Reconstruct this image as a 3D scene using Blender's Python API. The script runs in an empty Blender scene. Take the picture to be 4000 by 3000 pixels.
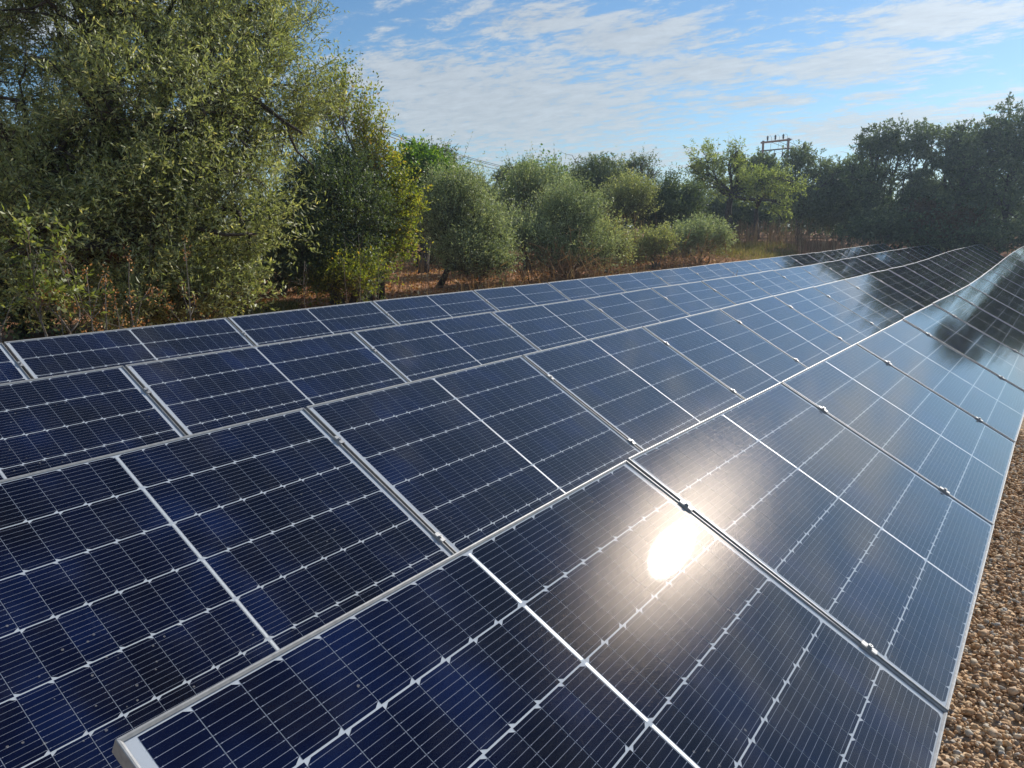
import bpy, math, random
import numpy as np
from mathutils import Matrix, Vector

# ------------------------------------------------------------------ scene, camera, light
S = bpy.context.scene
COL = S.collection
CAM_H = 1.6
F_PX = 3041.15                                   # focal length in pixels of the 4000 px wide photograph
PITCH, YAW = math.radians(-11.409), math.radians(-35.069)
fwd = Vector((math.sin(YAW)*math.cos(PITCH), math.cos(YAW)*math.cos(PITCH), math.sin(PITCH)))
rgt = Vector((math.cos(YAW), -math.sin(YAW), 0.0))
upv = rgt.cross(fwd)
cd = bpy.data.cameras.new('camera'); cam = bpy.data.objects.new('camera', cd); COL.objects.link(cam)
cd.sensor_width = 36.0; cd.lens = 36.0*F_PX/4000.0; cd.clip_start = 0.05; cd.clip_end = 3000.0
cam.matrix_world = Matrix(((rgt.x, upv.x, -fwd.x, 0), (rgt.y, upv.y, -fwd.y, 0), (rgt.z, upv.z, -fwd.z, CAM_H), (0, 0, 0, 1)))
S.camera = cam

SUN_EL, SUN_AZ = math.radians(30.6), math.radians(9.4)      # azimuth from +Y towards +X
sd = Vector((math.sin(SUN_AZ)*math.cos(SUN_EL), math.cos(SUN_AZ)*math.cos(SUN_EL), math.sin(SUN_EL)))
sl = bpy.data.lights.new('sun', 'SUN'); sun = bpy.data.objects.new('sun', sl); COL.objects.link(sun)
sl.energy = 4.6; sl.angle = math.radians(0.53); sl.color = (1.0, 0.95, 0.87)
sun.rotation_euler = sd.to_track_quat('Z', 'Y').to_euler()

S.view_settings.view_transform = 'Standard'; S.view_settings.look = 'None'
S.view_settings.gamma = 1.0; S.view_settings.exposure = 0.15; S.view_settings.use_curve_mapping = False
S.render.engine = 'CYCLES'
S.cycles.use_denoising = True
S.cycles.use_adaptive_sampling = True; S.cycles.adaptive_threshold = 0.02
S.cycles.max_bounces = 4; S.cycles.diffuse_bounces = 2; S.cycles.glossy_bounces = 3; S.cycles.transmission_bounces = 3; S.cycles.transparent_max_bounces = 8
S.cycles.caustics_reflective = False; S.cycles.caustics_refractive = False
S.cycles.sample_clamp_indirect = 6.0

# ------------------------------------------------------------------ node helpers
class NT:
    def __init__(s, tree): s.t = tree; s.n = tree.nodes; s.l = tree.links
    def new(s, typ, **kw):
        n = s.n.new(typ)
        for k, v in kw.items():
            if k.startswith('_'): setattr(n, k[1:], v)
        return n
    def link(s, a, b): s.l.new(a, b)
    def put(s, sock, v):
        if hasattr(v, 'is_linked') or isinstance(v, bpy.types.NodeSocket): s.l.new(v, sock)
        else: sock.default_value = v
    def math(s, op, a, b=0.0, c=0.0, clamp=False):
        n = s.n.new('ShaderNodeMath'); n.operation = op; n.use_clamp = clamp
        s.put(n.inputs[0], a); s.put(n.inputs[1], b); s.put(n.inputs[2], c)
        return n.outputs[0]
    def vmath(s, op, a, b=(0, 0, 0)):
        n = s.n.new('ShaderNodeVectorMath'); n.operation = op
        s.put(n.inputs[0], a); s.put(n.inputs[1], b)
        return n.outputs[0]
    def noise(s, vec, scale, detail=4.0, rough=0.55, dist=0.0, out='Fac'):
        n = s.n.new('ShaderNodeTexNoise'); n.inputs['Scale'].default_value = scale
        n.inputs['Detail'].default_value = detail; n.inputs['Roughness'].default_value = rough
        n.inputs['Distortion'].default_value = dist
        if vec is not None: s.l.new(vec, n.inputs['Vector'])
        return n.outputs[out]
    def ramp(s, fac, stops, interp='LINEAR'):
        n = s.n.new('ShaderNodeValToRGB'); n.color_ramp.interpolation = interp
        e = n.color_ramp.elements
        while len(e) < len(stops): e.new(0.5)
        for i, (p, c) in enumerate(stops):
            e[i].position = p
            e[i].color = (c[0], c[1], c[2], 1) if hasattr(c, '__len__') else (c, c, c, 1)
        s.put(n.inputs[0], fac)
        return n.outputs[0]
    def mix(s, fac, a, b, blend='MIX'):
        n = s.n.new('ShaderNodeMix'); n.data_type = 'RGBA'; n.blend_type = blend
        s.put(n.inputs[0], fac)
        for sock, v in ((n.inputs[6], a), (n.inputs[7], b)):
            if isinstance(v, tuple): sock.default_value = (*v[:3], 1)
            else: s.l.new(v, sock)
        return n.outputs[2]
    def maprange(s, v, a, b, c=0.0, d=1.0, smooth=True):
        n = s.n.new('ShaderNodeMapRange'); n.interpolation_type = 'SMOOTHSTEP' if smooth else 'LINEAR'
        s.put(n.inputs[0], v); n.inputs[1].default_value = a; n.inputs[2].default_value = b
        n.inputs[3].default_value = c; n.inputs[4].default_value = d
        return n.outputs[0]

# ------------------------------------------------------------------ sky
def px_dir(px, py):
    v = fwd + rgt*((px-2000)/F_PX) - upv*((py-1500)/F_PX)
    return v.normalized()
def px_azel(px, py):
    v = px_dir(px, py)
    return math.atan2(v.x, v.y), math.asin(v.z)
wd = bpy.data.worlds.new('World'); S.world = wd; wd.use_nodes = True
W = NT(wd.node_tree); wd.node_tree.nodes.clear()
sky = W.new('ShaderNodeTexSky'); sky.sky_type = 'NISHITA'; sky.sun_disc = False
sky.sun_elevation = SUN_EL; sky.sun_rotation = SUN_AZ; sky.altitude = 50; sky.air_density = 1.0; sky.dust_density = 0.25; sky.ozone_density = 2.0
tc = W.new('ShaderNodeTexCoord'); D = tc.outputs['Generated']
sx = W.new('ShaderNodeSeparateXYZ'); W.link(D, sx.inputs[0])
zc = W.math('MAXIMUM', sx.outputs[2], 0.0)
inv = W.math('DIVIDE', 1.0, W.math('ADD', zc, 0.10))
cmb = W.new('ShaderNodeCombineXYZ')
W.link(W.math('MULTIPLY', sx.outputs[0], inv), cmb.inputs[0]); W.link(W.math('MULTIPLY', sx.outputs[1], inv), cmb.inputs[1])
PL = cmb.outputs[0]                                          # the cloud sheet, seen in perspective
az = W.math('ARCTAN2', sx.outputs[0], sx.outputs[1]); el = W.math('ARCSINE', sx.outputs[2])
blobs = [  # photo px of the bank's middle, half width, half height, weight
    (1950, 420, 700, 210, 1.0), (2100, 80, 300, 80, 0.78), (2470, 150, 330, 90, 1.0), (2750, 275, 340, 70, 0.95), (1650, 300, 380, 110, 0.9),
    (3330, 250, 330, 85, 0.95), (3680, 70, 430, 85, 1.0), (2970, 395, 230, 32, 0.85), (3430, 378, 140, 16, 0.75), (3500, 500, 560, 75, 0.95), (3930, 400, 250, 45, 0.75), (2300, 620, 700, 70, 0.7)]
AE = W.new('ShaderNodeCombineXYZ'); W.link(az, AE.inputs[0]); W.link(el, AE.inputs[1])
cov = None
for (bx, by, hw, hh, wt) in blobs:
    a0, e0 = px_azel(bx, by); a1, _ = px_azel(bx+hw*0.5, by); _, e1 = px_azel(bx, by-hh*0.5)
    sa, se = abs(a1-a0)*2*1.12, abs(e1-e0)*2*1.12
    n = W.new('ShaderNodeVectorMath'); n.operation = 'MULTIPLY_ADD'; W.link(AE.outputs[0], n.inputs[0])
    n.inputs[1].default_value = (1/sa, 1/se, 0); n.inputs[2].default_value = (-a0/sa, -e0/se, 0)
    q = W.new('ShaderNodeVectorMath'); q.operation = 'DOT_PRODUCT'; W.link(n.outputs[0], q.inputs[0]); W.link(n.outputs[0], q.inputs[1])
    g = W.math('MULTIPLY', W.math('POWER', 0.3679, q.outputs['Value']), wt)
    cov = g if cov is None else W.math('MAXIMUM', cov, g)
# outside the photographed part of the sky the same broken sheet goes on
a_l, _ = px_azel(900, 300); a_r, _ = px_azel(4000, 300); _, e_t = px_azel(2000, 0)
inside = W.math('MULTIPLY', W.math('MULTIPLY', W.maprange(az, a_l-0.12, a_l+0.1), W.maprange(az, a_r+0.15, a_r-0.02)), W.maprange(el, e_t+0.10, e_t-0.02))
wide = W.maprange(W.noise(PL, 0.55, 3.0, 0.5), 0.44, 0.70)
mixn = W.new('ShaderNodeMix'); mixn.data_type = 'FLOAT'
W.link(inside, mixn.inputs[0]); W.link(wide, mixn.inputs[2]); W.link(cov, mixn.inputs[3])
cov = mixn.outputs[0]
mp = W.new('ShaderNodeMapping'); mp.inputs['Rotation'].default_value = (0, 0, math.radians(35)); mp.inputs['Scale'].default_value = (1.0, 1.7, 1.0)
W.link(PL, mp.inputs[0])
tex = W.noise(mp.outputs[0], 5.6, 6.0, 0.72, 0.25)
dens = W.math('ADD', W.math('MULTIPLY', cov, 1.0), W.math('MULTIPLY', W.math('SUBTRACT', tex, 0.5), 3.0))
mask = W.maprange(dens, 0.10, 0.80)
hz = W.maprange(el, 0.16, 0.0)                               # thin milky layer towards the horizon
mask = W.math('MAXIMUM', W.math('MULTIPLY', mask, 0.84), W.math('MULTIPLY', hz, 0.42))
sdp = W.new('ShaderNodeVectorMath'); sdp.operation = 'DOT_PRODUCT'; W.link(D, sdp.inputs[0]); sdp.inputs[1].default_value = tuple(sd)
fsc = W.math('MULTIPLY', W.math('POWER', W.math('MAXIMUM', sdp.outputs['Value'], 0.0), 14.0), 1.0)      # thin cloud scatters sunlight forward
shade = W.math('ADD', W.math('ADD', 0.94, fsc), W.math('MULTIPLY', W.math('SUBTRACT', tex, 0.5), 0.7))
cl = W.mix(1.0, (6.2, 6.7, 7.1), shade, 'MULTIPLY')
skyc = W.mix(1.0, sky.outputs[0], (0.70, 0.93, 1.10), 'MULTIPLY')
final = W.mix(mask, skyc, cl)
bg = W.new('ShaderNodeBackground'); W.link(final, bg.inputs[0]); bg.inputs[1].default_value = 0.085
wo = W.new('ShaderNodeOutputWorld'); W.link(bg.outputs[0], wo.inputs[0])

# ------------------------------------------------------------------ materials
def mat(name):
    m = bpy.data.materials.new(name); m.use_nodes = True
    t = NT(m.node_tree); m.node_tree.nodes.clear()
    o = t.new('ShaderNodeOutputMaterial')
    return m, t, o
def principled(name, col, rough=0.5, metal=0.0, spec=0.5, noise=None, bump=None, coords='Object'):
    m, t, o = mat(name)
    p = t.new('ShaderNodeBsdfPrincipled'); t.link(p.outputs[0], o.inputs[0])
    p.inputs['Roughness'].default_value = rough; p.inputs['Metallic'].default_value = metal
    p.inputs['Specular IOR Level'].default_value = spec
    c = t.new('ShaderNodeTexCoord')
    if noise:
        sc, lo, hi = noise
        f = t.noise(c.outputs[coords], sc, 5.0, 0.6)
        t.link(t.ramp(f, [(0.3, lo), (0.7, hi)]), p.inputs['Base Color'])
    else: p.inputs['Base Color'].default_value = (*col, 1)
    if bump:
        b = t.new('ShaderNodeBump'); b.inputs['Strength'].default_value = bump[1]; b.inputs['Distance'].default_value = bump[2]
        t.link(t.noise(c.outputs[coords], bump[0], 4.0, 0.6), b.inputs['Height']); t.link(b.outputs[0], p.inputs['Normal'])
    return m
M = {}
M['alu'] = principled('frame_aluminium', (0.3, 0.3, 0.3), 0.5, 0.3, 0.5, noise=(60, (0.26, 0.26, 0.26), (0.38, 0.38, 0.375)))
M['clamp'] = principled('clamp_aluminium', (0.36, 0.36, 0.36), 0.5, 0.4, 0.3)
M['steel'] = principled('bolt_steel', (0.42, 0.42, 0.42), 0.4, 0.7, 0.4)
M['rail'] = principled('rail_aluminium', (0.25, 0.25, 0.26), 0.5, 0.6, 0.5)
M['back'] = principled('backsheet_white', (0.56, 0.58, 0.60), 0.6, 0.0, 0.0)
M['wire'] = principled('solder_wire', (0.34, 0.36, 0.42), 0.6, 0.0, 0.0)
M['ribbon'] = principled('tinned_ribbon', (0.72, 0.72, 0.70), 0.5, 0.25, 0.3, noise=(220, (0.6, 0.6, 0.58), (0.8, 0.8, 0.78)))
# cells: dark blue silicon, each a little different
m, t, o = mat('silicon_cell')
oi = t.new('ShaderNodeObjectInfo'); c = t.new('ShaderNodeTexCoord'); geo = t.new('ShaderNodeNewGeometry')
bl = t.noise(geo.outputs['Position'], 3.2, 2.0, 0.5)
k = t.math('ADD', t.math('MULTIPLY', oi.outputs['Random'], 0.14), t.math('MULTIPLY', bl, 1.0))
p = t.new('ShaderNodeBsdfPrincipled')
t.link(t.ramp(k, [(0.38, (0.0028, 0.0030, 0.0095)), (0.62, (0.0038, 0.0055, 0.022)), (0.84, (0.006, 0.013, 0.055))]), p.inputs['Base Color'])
p.inputs['Roughness'].default_value = 0.6; p.inputs['Specular IOR Level'].default_value = 0.0
t.link(p.outputs[0], o.inputs[0]); M['cell'] = m
# glass pane: clear, with the soft sheen of textured solar glass and some dried dust
m, t, o = mat('solar_glass')
c = t.new('ShaderNodeTexCoord'); geo = t.new('ShaderNodeNewGeometry')
pos = geo.outputs['Position']
grain = t.noise(pos, 330.0, 2.0, 0.5)
b = t.new('ShaderNodeBump'); b.inputs['Strength'].default_value = 0.04; b.inputs['Distance'].default_value = 0.0006; t.link(grain, b.inputs['Height'])
b2 = t.new('ShaderNodeBump'); b2.inputs['Strength'].default_value = 0.5; b2.inputs['Distance'].default_value = 0.0006; t.link(grain, b2.inputs['Height'])
dp = t.new('ShaderNodeVectorMath'); dp.operation = 'DOT_PRODUCT'; t.link(geo.outputs['Incoming'], dp.inputs[0]); t.link(geo.outputs['Normal'], dp.inputs[1])
cs = t.math('ABSOLUTE', dp.outputs['Value'])
frs = t.math('ADD', 0.018, t.math('MULTIPLY', t.math('POWER', t.math('SUBTRACT', 1.0, cs), 3.2), 0.95))      # both ways through the pane
tr = t.new('ShaderNodeBsdfTransparent'); tr.inputs[0].default_value = (0.93, 0.95, 0.98, 1)
g1 = t.new('ShaderNodeBsdfAnisotropic'); g1.distribution = 'BECKMANN'; g1.inputs['Roughness'].default_value = 0.076; t.link(b.outputs[0], g1.inputs['Normal'])
g2 = t.new('ShaderNodeBsdfAnisotropic'); g2.distribution = 'BECKMANN'; g2.inputs['Roughness'].default_value = 0.185; g2.inputs['Color'].default_value = (1.0, 0.86, 0.74, 1); t.link(b2.outputs[0], g2.inputs['Normal'])
gm = t.new('ShaderNodeMixShader'); gm.inputs[0].default_value = 0.045; t.link(g1.outputs[0], gm.inputs[1]); t.link(g2.outputs[0], gm.inputs[2])
ms = t.new('ShaderNodeMixShader'); t.link(frs, ms.inputs[0]); t.link(tr.outputs[0], ms.inputs[1]); t.link(gm.outputs[0], ms.inputs[2])
df = t.new('ShaderNodeBsdfDiffuse'); df.inputs[0].default_value = (0.40, 0.40, 0.40, 1)
du = t.math('MULTIPLY', t.maprange(t.noise(pos, 7.0, 3.0, 0.7), 0.42, 0.8), 0.016)
sp = t.new('ShaderNodeTexVoronoi'); sp.inputs['Scale'].default_value = 26.0; t.link(pos, sp.inputs['Vector'])
spn = t.math('MULTIPLY', t.math('LESS_THAN', sp.outputs['Distance'], 0.10), t.math('GREATER_THAN', t.noise(pos, 1.7, 3.0, 0.6), 0.56))
lx = t.new('ShaderNodeSeparateXYZ'); t.link(c.outputs['Object'], lx.inputs[0])
edge = t.math('MULTIPLY', t.maprange(lx.outputs[0], 0.44, 0.558), t.maprange(t.noise(pos, 11.0, 3.0, 0.7), 0.30, 0.75))     # silt left along the lower frame
mpd = t.new('ShaderNodeMapping'); mpd.inputs['Scale'].default_value = (1.2, 34.0, 1.0); t.link(c.outputs['Object'], mpd.inputs[0])
runs = t.math('MULTIPLY', t.maprange(t.noise(mpd.outputs[0], 1.0, 2.0, 0.5), 0.60, 0.85), t.maprange(t.noise(pos, 1.3, 2.0, 0.5), 0.45, 0.7))
du = t.math('ADD', du, t.math('ADD', t.math('MULTIPLY', spn, 0.30), t.math('ADD', t.math('MULTIPLY', edge, 0.07), t.math('MULTIPLY', runs, 0.022))), clamp=True)
md = t.new('ShaderNodeMixShader'); t.link(du, md.inputs[0]); t.link(ms.outputs[0], md.inputs[1]); t.link(df.outputs[0], md.inputs[2])
t.link(md.outputs[0], o.inputs[0]); M['glass'] = m

def leaf_mat(name, stops, trans=0.4, gloss=0.09, rough=0.5):
    gloss *= 0.6; gain = {'grass_blade': 0.9, 'olive_leaf': 3.1, 'carob_leaf': 1.8, 'yellow_green_leaf': 1.5, 'grey_green_leaf': 3.0, 'sapling_leaf': 1.1, 'wild_olive_leaf': 2.4, 'evergreen_leaf': 2.5, 'almond_leaf': 1.35}.get(name, 1.8)
    stops = [(p_, tuple(min(1.0, v*gain) for v in c_)) for p_, c_ in stops]
    m, t, o = mat(name)
    a = t.new('ShaderNodeAttribute'); a.attribute_name = 'tint'
    colr = t.ramp(a.outputs['Fac'], stops)
    d = t.new('ShaderNodeBsdfDiffuse'); t.link(colr, d.inputs[0])
    tl = t.new('ShaderNodeBsdfTranslucent')
    t.link(t.mix(1.0, colr, (1.5, 1.55, 0.75), 'MULTIPLY'), tl.inputs[0])
    m1 = t.new('ShaderNodeMixShader'); m1.inputs[0].default_value = trans; t.link(d.outputs[0], m1.inputs[1]); t.link(tl.outputs[0], m1.inputs[2])
    g = t.new('ShaderNodeBsdfAnisotropic'); g.inputs['Roughness'].default_value = rough
    m2 = t.new('ShaderNodeMixShader'); m2.inputs[0].default_value = gloss; t.link(m1.outputs[0], m2.inputs[1]); t.link(g.outputs[0], m2.inputs[2])
    t.link(m2.outputs[0], o.inputs[0])
    return m
M['olive'] = leaf_mat('olive_leaf', [(0.0, (0.050, 0.055, 0.022)), (0.45, (0.090, 0.100, 0.040)), (0.8, (0.15, 0.155, 0.08)), (1.0, (0.25, 0.22, 0.09))], 0.38, 0.10)
M['olive_dark'] = leaf_mat('wild_olive_leaf', [(0.0, (0.030, 0.040, 0.018)), (0.5, (0.060, 0.078, 0.034)), (1.0, (0.14, 0.16, 0.085))], 0.32, 0.10)
M['lentisk'] = leaf_mat('evergreen_leaf', [(0.0, (0.022, 0.034, 0.013)), (0.6, (0.045, 0.062, 0.024)), (1.0, (0.12, 0.14, 0.06))], 0.3, 0.11)
M['yellow'] = leaf_mat('yellow_green_leaf', [(0.0, (0.065, 0.085, 0.018)), (0.5, (0.15, 0.175, 0.030)), (0.85, (0.29, 0.26, 0.04)), (1.0, (0.34, 0.20, 0.04))], 0.5, 0.07)
M['sapling'] = leaf_mat('sapling_leaf', [(0.0, (0.10, 0.13, 0.03)), (0.5, (0.22, 0.25, 0.07)), (1.0, (0.42, 0.40, 0.15))], 0.45, 0.08)
M['carob'] = leaf_mat('carob_leaf', [(0.0, (0.035, 0.07, 0.012)), (0.6, (0.085, 0.15, 0.02)), (1.0, (0.20, 0.24, 0.03))], 0.45, 0.08)
M['almond'] = leaf_mat('almond_leaf', [(0.0, (0.10, 0.12, 0.04)), (0.55, (0.22, 0.26, 0.08)), (1.0, (0.38, 0.41, 0.16))], 0.42, 0.06)
M['grey'] = leaf_mat('grey_green_leaf', [(0.0, (0.055, 0.068, 0.034)), (0.5, (0.10, 0.12, 0.065)), (1.0, (0.21, 0.22, 0.14))], 0.32, 0.10)
M['russet'] = leaf_mat('russet_leaf', [(0.0, (0.035, 0.022, 0.010)), (0.6, (0.07, 0.038, 0.016)), (1.0, (0.05, 0.05, 0.02))], 0.4, 0.04)
M['litter'] = leaf_mat('dry_leaf', [(0.0, (0.10, 0.040, 0.018)), (0.4, (0.25, 0.11, 0.045)), (0.75, (0.40, 0.22, 0.10)), (1.0, (0.55, 0.42, 0.27))], 0.2, 0.03)
M['straw'] = leaf_mat('dry_stalk', [(0.0, (0.09, 0.055, 0.035)), (0.5, (0.20, 0.13, 0.08)), (1.0, (0.36, 0.27, 0.17))], 0.15, 0.03)
M['grass'] = leaf_mat('grass_blade', [(0.0, (0.07, 0.08, 0.02)), (0.5, (0.20, 0.18, 0.06)), (1.0, (0.36, 0.28, 0.13))], 0.4, 0.04)
M['bark'] = principled('bark', (0.1, 0.08, 0.06), 0.9, 0, 0.2, noise=(9, (0.035, 0.028, 0.022), (0.13, 0.105, 0.085)), bump=(22, 0.8, 0.03))
M['greybark'] = principled('grey_bark', (0.2, 0.17, 0.14), 0.9, 0, 0.2, noise=(9, (0.10, 0.085, 0.07), (0.27, 0.23, 0.19)), bump=(22, 0.6, 0.02))
M['wood'] = principled('pole_wood', (0.3, 0.2, 0.15), 0.85, 0, 0.2, noise=(6, (0.20, 0.12, 0.085), (0.33, 0.22, 0.16)))
M['iron'] = principled('dark_iron', (0.05, 0.045, 0.045), 0.6, 0.3, 0.4)
M['cable'] = principled('line_wire', (0.05, 0.05, 0.055), 0.7, 0.0, 0.2)
# ground: red earth, with gravel round the panels
m, t, o = mat('ground_soil')
geo = t.new('ShaderNodeNewGeometry'); pos = geo.outputs['Position']
p = t.new('ShaderNodeBsdfPrincipled'); p.inputs['Roughness'].default_value = 0.95; p.inputs['Specular IOR Level'].default_value = 0.15
n1 = t.noise(pos, 0.8, 6.0, 0.65); n2 = t.noise(pos, 14.0, 6.0, 0.7)
soil = t.ramp(t.math('ADD', t.math('MULTIPLY', n1, 0.5), t.math('MULTIPLY', n2, 0.5)),
              [(0.34, (0.13, 0.058, 0.030)), (0.5, (0.33, 0.155, 0.072)), (0.66, (0.48, 0.28, 0.15))])
vo = t.new('ShaderNodeTexVoronoi'); vo.inputs['Scale'].default_value = 42.0; t.link(pos, vo.inputs['Vector'])
sv = t.new('ShaderNodeSeparateColor'); t.link(vo.outputs['Color'], sv.inputs[0])
peb = t.ramp(sv.outputs[0], [(0.0, (0.28, 0.19, 0.12)), (0.35, (0.48, 0.31, 0.18)), (0.7, (0.58, 0.42, 0.27)), (1.0, (0.40, 0.36, 0.32))])
xs = t.new('ShaderNodeSeparateXYZ'); t.link(pos, xs.inputs[0])
wob = t.math('ADD', xs.outputs[0], t.math('MULTIPLY', t.math('SUBTRACT', n1, 0.5), 1.2))
isg = t.math('MULTIPLY', t.maprange(wob, -6.4, -6.0), t.math('LESS_THAN', xs.outputs[1], 36.6))
t.link(t.mix(isg, soil, peb), p.inputs['Base Color'])
b = t.new('ShaderNodeBump'); b.inputs['Strength'].default_value = 0.9; b.inputs['Distance'].default_value = 0.03
hmix = t.new('ShaderNodeMix'); hmix.data_type = 'FLOAT'; t.link(isg, hmix.inputs[0]); t.link(n2, hmix.inputs[2])
t.link(t.math('SUBTRACT', 1.0, vo.outputs['Distance']), hmix.inputs[3])
t.link(hmix.outputs[0], b.inputs['Height']); t.link(b.outputs[0], p.inputs['Normal'])
t.link(p.outputs[0], o.inputs[0]); M['soil'] = m
m, t, o = mat('gravel_stone')
a = t.new('ShaderNodeAttribute'); a.attribute_name = 'tint'; geo = t.new('ShaderNodeNewGeometry')
p = t.new('ShaderNodeBsdfPrincipled'); p.inputs['Roughness'].default_value = 0.85; p.inputs['Specular IOR Level'].default_value = 0.25
cr = t.ramp(a.outputs['Fac'], [(0.0, (0.30, 0.20, 0.13)), (0.25, (0.52, 0.32, 0.175)), (0.5, (0.68, 0.47, 0.28)), (0.68, (0.60, 0.39, 0.24)), (0.85, (0.72, 0.60, 0.44)), (1.0, (0.44, 0.41, 0.38))])
nn = t.noise(geo.outputs['Position'], 130.0, 4.0, 0.6)
t.link(t.mix(1.0, cr, t.ramp(nn, [(0.3, 0.75), (0.7, 1.15)]), 'MULTIPLY'), p.inputs['Base Color']); t.link(p.outputs[0], o.inputs[0]); M['gravel'] = m

# ------------------------------------------------------------------ mesh helpers
def link(name, data, parent=None, material=None):
    o = bpy.data.objects.new(name, data); COL.objects.link(o)
    if parent is not None: o.parent = parent
    if material is not None and data is not None and not data.materials: data.materials.append(material)
    return o
def tag(o, label=None, cat=None, group=None, kind=None):
    if label: o['label'] = label
    if cat: o['category'] = cat
    if group: o['group'] = group
    if kind: o['kind'] = kind
    return o
class MB:
    def __init__(s): s.v = []; s.f = []
    def box(s, x0, x1, y0, y1, z0, z1):
        b = len(s.v)
        s.v += [(x, y, z) for z in (z0, z1) for y in (y0, y1) for x in (x0, x1)]
        s.f += [tuple(b+i for i in q) for q in ((0, 2, 3, 1), (4, 5, 7, 6), (0, 1, 5, 4), (2, 6, 7, 3), (0, 4, 6, 2), (1, 3, 7, 5))]
    def prism(s, pts, z0, z1, bottom=True):
        b = len(s.v); n = len(pts)
        s.v += [(x, y, z0) for x, y in pts] + [(x, y, z1) for x, y in pts]
        s.f.append(tuple(b+n+i for i in range(n)))
        if bottom: s.f.append(tuple(b+n-1-i for i in range(n)))
        s.f += [(b+i, b+(i+1) % n, b+n+(i+1) % n, b+n+i) for i in range(n)]
    def tube(s, pts, rad, sides=6, cap=True):
        P = [Vector(p) for p in pts]; b = len(s.v)
        ref = Vector((0.13, 0.27, 0.95))
        for i, q in enumerate(P):
            d = (P[min(i+1, len(P)-1)] - P[max(i-1, 0)]).normalized()
            u = d.cross(ref)
            if u.length < 1e-3: u = d.cross(Vector((1, 0, 0)))
            u.normalize(); w = d.cross(u)
            r = rad[i] if hasattr(rad, '__len__') else rad
            for j in range(sides):
                a = 2*math.pi*j/sides
                s.v.append(tuple(q + u*(r*math.cos(a)) + w*(r*math.sin(a))))
        for i in range(len(P)-1):
            for j in range(sides):
                a0 = b+i*sides+j; a1 = b+i*sides+(j+1) % sides
                s.f.append((a0, a1, a1+sides, a0+sides))
        if cap:
            s.f.append(tuple(b+sides-1-j for j in range(sides)))
            e = b+(len(P)-1)*sides
            s.f.append(tuple(e+j for j in range(sides)))
    def mesh(s, name, smooth=False):
        me = bpy.data.meshes.new(name); me.from_pydata(s.v, [], s.f); me.validate(); me.update()
        if smooth: me.polygons.foreach_set('use_smooth', [True]*len(me.polygons))
        return me
def quads_mesh(name, V, n, tint, material):
    """V: (n*4,3) vertices of n loose quads, tint: (n,)"""
    me = bpy.data.meshes.new(name)
    me.vertices.add(n*4); me.vertices.foreach_set('co', V.astype(np.float32).ravel())
    me.loops.add(n*4); me.loops.foreach_set('vertex_index', np.arange(n*4, dtype=np.int32))
    me.polygons.add(n); me.polygons.foreach_set('loop_start', np.arange(0, n*4, 4, dtype=np.int32)); me.polygons.foreach_set('loop_total', np.full(n, 4, dtype=np.int32))
    at = me.attributes.new('tint', 'FLOAT', 'POINT'); at.data.foreach_set('value', np.repeat(tint, 4).astype(np.float32))
    me.update(); me.materials.append(material)
    return me

# ------------------------------------------------------------------ ground
def sm(x, a, b):
    t = np.clip((np.asarray(x, float)-a)/(b-a), 0, 1); return t*t*(3-2*t)
def gz(x, y):
    A = np.maximum(sm(-np.asarray(x, float), 6.7, 10.5), sm(y, 36.6, 42.0))
    B = np.interp(y, [-50, 4, 14, 23, 30, 37, 60, 200], [0, 0, 0.13, 0.33, 0.6, 0.9, 1.1, 1.3])
    return A*B
def build_ground():
    xs = np.unique(np.concatenate([np.linspace(-1500, -60, 10), np.linspace(-60, -20, 21), np.linspace(-20, 4, 81), np.linspace(4, 60, 15), np.linspace(60, 1500, 10)]))
    ys = np.unique(np.concatenate([np.linspace(-1500, -20, 8), np.linspace(-20, 0, 9), np.linspace(0, 50, 111), np.linspace(50, 120, 15), np.linspace(120, 1500, 10)]))
    X, Y = np.meshgrid(xs, ys); Z = gz(X, Y)
    rs = np.random.RandomState(3)
    Z = Z + np.where((X < -7) & (X > -60) & (Y > -5) & (Y < 80), rs.uniform(-0.03, 0.03, X.shape), 0) - 0.005
    nx, ny = len(xs), len(ys)
    f = [(j*nx+i, j*nx+i+1, (j+1)*nx+i+1, (j+1)*nx+i) for j in range(ny-1) for i in range(nx-1)]
    me = bpy.data.meshes.new('ground'); me.from_pydata(np.stack([X, Y, Z], -1).reshape(-1, 3).tolist(), [], f); me.update()
    me.polygons.foreach_set('use_smooth', [True]*len(f))
    tag(link('ground', me, None, M['soil']), kind='structure')
build_ground()

def ground_at(px, dist):
    """point of the ground seen in the direction of the photo column px (measured near the horizon), dist metres away"""
    v = px_dir(px, 886); v.z = 0; v.normalize()
    x, y = v.x*dist, v.y*dist
    return Vector((x, y, float(gz(x, y))))
def at(px, py, dist):
    """point at horizontal distance dist in the direction of the photo pixel"""
    v = px_dir(px, py); s = dist/math.hypot(v.x, v.y)
    return Vector((v.x*s, v.y*s, CAM_H+v.z*s))

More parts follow.
